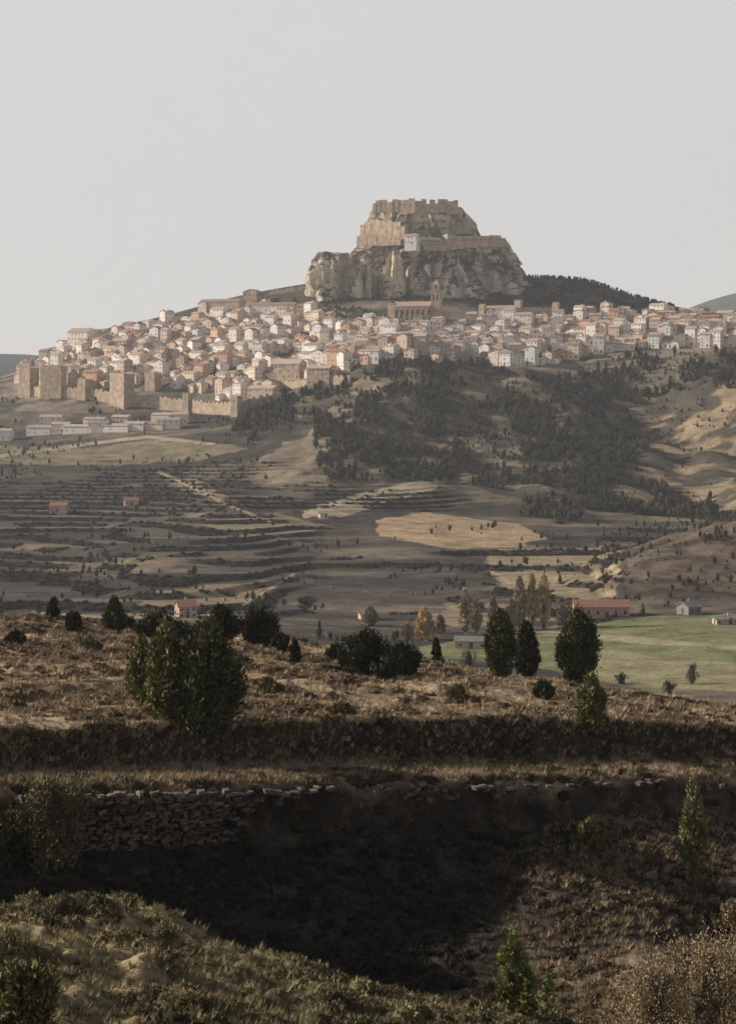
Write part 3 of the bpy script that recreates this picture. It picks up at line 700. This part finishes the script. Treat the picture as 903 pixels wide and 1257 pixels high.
def cwall(name,segs,y,th=2.0,mat=M_stone,pc=515,cur=.45):
    b=MB();ox=XP(segs[0][0]);oz=ZP(segs[0][3])
    for n,(a,c,t,bo) in enumerate(segs):
        yc=lambda p:(abs(p-pc)*K)*cur+(n%3)*.35
        ya,yb=yc(a),yc(c);x0,x1=XP(a)-ox,XP(c)-ox-.01;z0,z1=ZP(bo)-oz,ZP(t)-oz
        A=[(x0,ya),(x1,yb),(x1,yb+th),(x0,ya+th)]
        for i in range(4):
            p=A[i];q=A[(i+1)%4];b.face([(p[0],p[1],z0),(q[0],q[1],z0),(q[0],q[1],z1),(p[0],p[1],z1)],0)
        b.face([(p[0],p[1],z1) for p in A],0)
        if c-a>7:
            for q in np.arange(a+2.5,c-1.5,4.6):
                yy=ya+(yb-ya)*(q-a)/(c-a);b.box(XP(q)-ox,XP(q)-ox+.8,yy-.15,yy+.3,ZP(t*.6+bo*.4)-oz,ZP(t*.6+bo*.4)-oz+1.6,1)
    return link(name,b.mesh(name+'_mesh',[mat,M_win]),(ox,y,oz))
cwall('castle_keep_ruin',[(457,461,251.5,262),(461,466,248,263),(466,475,247.5,262),(475,481,250.5,264),(481,488,247.5,263),(488,500,248.5,266),(500,508,247,265),(508,516,250,267),(516,522,247.5,266),(522,526,254,266),(526,533,248,264),(533,536,252.5,265),(536,548,247,263),(548,556,249,265),(556,561,247.5,262)],D0-30,2.5,pc=508,cur=.35)
cwall('castle_keep_ruin',[(470,480,249,262),(484,498,247.5,262),(520,530,250,262),(540,552,248,262)],D0-2,2.5,pc=508,cur=.2)
cwall('castle_enclosure_wall',[(442,447,279,300),(447,455,276,298),(455,466,274.5,297),(466,480,275.5,297),(480,490,278,298),(490,495,284,299)],D0-68,9,pc=510,cur=.75)
cwall('castle_curtain_wall',[(438,450,294,306),(450,462,291,306),(462,476,294,307),(476,490,296,307)],D0-78,3,pc=510,cur=.6)
cwall('castle_curtain_wall',[(518,532,303,313),(532,546,302,313),(546,556,293,311),(556,566,295,310),(566,584,294,308),(584,598,293,307),(598,612,292,306),(612,618,295,306)],D0-66,3,pc=520,cur=.5)
gh=house_mesh('governor_house_mesh',15*K,9,8,2,4,5,mats=[M_whw,M_roof,M_win,M_door]);link('governor_house',gh,(XP(503),D0-84,ZP(308)),-.4)
def vb(name,px0,px1,pyb,pyt,dep,mats,fl=1,nc=3,rot=-.15,rk=.35,dmin=480):
    pc=(px0+px1)/2;x,y,z=hit(pc,pyb,dmin);w=(px1-px0)*y/F;h=(pyb-pyt)*y/F
    return link(name,house_mesh(name+'_mesh',w,dep,h*(1-rk)+.3,fl,nc,int(px0),roofh=h*rk,mats=mats),(x,y,z),rot)
vb('farm_barn',704,770,758,738,9,[M_brick,M_orange,M_win,M_door],1,6,0)
vb('stone_hut',559,598,795,783,7,[M_stone,M_metal,M_win,M_door],1,3,-.1)
vb('farmhouse',217,239,757,738,8,[M_stone,M_orange,M_win,M_door],2,3,.3)
vb('farmhouse',63,84,629,618,8,[M_stone,M_orange,M_win,M_door],1,3,-.2,dmin=800)
vb('farmhouse',153,170,621,612,8,[M_stone,M_orange,M_win,M_door],1,3,.2,dmin=800)
vb('farm_shed',441,459,760,752,6,[M_brick,M_orange,M_win,M_door],1,2,.2)
vb('farm_shed',835,855,754,740,7,[M_metal,M_metal,M_win,M_door],1,2,.5)
vb('farm_shed',876,903,766,758,6,[M_stone,M_metal,M_win,M_door],1,4,.1)
vb('farm_shed',392,402,636,629,6,[M_whw,M_roof,M_win,M_door],1,2,.1,dmin=800)
for px,pb,pt in ((13,632,592),(38,628,600),(505,790,757)):
    x,y,z=hit(px,pb,500);h=(HY-pt)*y/F-z
    p=[];V,Fc=tube((0,0,-1),(0,0,h),.25,.16,8);p.append((V,Fc,bark));V,Fc=tube((-1.2,0,h-1),(1.2,0,h-1),.12,.12,6);p.append((V,Fc,bark))
    for q in (-1,0,1):
        V,Fc=tube((q,0,h-1),(q,0,h-.5),.08,.08,5);p.append((V,Fc,bark*2))
    V,Fc,c=join(p);ob=mesh_np('utility_pole',V,Fc,c,False,M_fol);ob.location=(x,y,z)
# ------------------------------------------------------------ atmosphere haze (real scattering volume)
bpy.ops.mesh.primitive_cube_add(size=1,location=(0,1400,80));hz=bpy.context.object;hz.name='atmosphere_haze';hz.scale=(3200,3200,560)
m=bpy.data.materials.new('haze');m.use_nodes=True;nt=m.node_tree;nt.nodes.clear()
o=nt.nodes.new('ShaderNodeOutputMaterial');v=nt.nodes.new('ShaderNodeVolumeScatter');v.inputs['Density'].default_value=9.5e-5;v.inputs['Anisotropy'].default_value=.2
v.inputs['Color'].default_value=(.88,.92,1,1)
nt.links.new(v.outputs[0],o.inputs['Volume']);hz.data.materials.append(m)
# ------------------------------------------------------------ light & sky
EL=23.5;sd=Vector((-.98,.17,0)).normalized()*math.cos(math.radians(EL));sd.z=math.sin(math.radians(EL))
L=bpy.data.lights.new('sun','SUN');L.energy=5;L.angle=math.radians(.5);L.color=(1,.92,.81)
lo=bpy.data.objects.new('sun',L);sc.collection.objects.link(lo);lo.rotation_euler=sd.to_track_quat('Z','Y').to_euler();lo.location=(-300,100,300)
w=bpy.data.worlds.new('World');sc.world=w;w.use_nodes=True;nt=w.node_tree;bg=nt.nodes['Background']
sky=N(nt,'ShaderNodeTexSky',sky_type='NISHITA');sky.sun_disc=False;sky.sun_elevation=math.radians(EL);sky.sun_rotation=math.atan2(sd.x,sd.y);sky.dust_density=3;sky.altitude=900
hs=N(nt,'ShaderNodeHueSaturation');hs.inputs['Saturation'].default_value=.45;hs.inputs['Value'].default_value=.5;nt.links.new(sky.outputs[0],hs.inputs['Color'])
tc=N(nt,'ShaderNodeTexCoord');sx=N(nt,'ShaderNodeSeparateXYZ');nt.links.new(tc.outputs['Generated'],sx.inputs[0])
f=mrange(nt,sx.outputs[2],.20,.38,.97,.0)
hz_=N(nt,'ShaderNodeMix',data_type='RGBA')
mx=N(nt,'ShaderNodeMix',data_type='RGBA');nt.links.new(mrange(nt,sx.outputs[2],0,.2,0,1),mx.inputs[0]);mx.inputs[6].default_value=(7.35,7.2,7.15,1);mx.inputs[7].default_value=(6.8,6.9,6.97,1)
nt.links.new(f,hz_.inputs[0]);nt.links.new(hs.outputs[0],hz_.inputs[6]);nt.links.new(mx.outputs[2],hz_.inputs[7])
nt.links.new(hz_.outputs[2],bg.inputs[0]);bg.inputs[1].default_value=.1
sc.view_settings.view_transform='Standard';sc.view_settings.look='None';sc.view_settings.exposure=0
# ------------------------------------------------------------ camera
c=bpy.data.cameras.new('camera');c.sensor_fit='VERTICAL';c.sensor_height=24;c.lens=24*F/1257;c.shift_y=-(1257/2-HY)/1257
c.clip_start=.5;c.clip_end=40000;co=bpy.data.objects.new('camera',c);sc.collection.objects.link(co);co.location=(0,0,0);co.rotation_euler=(math.pi/2,0,0);sc.camera=co
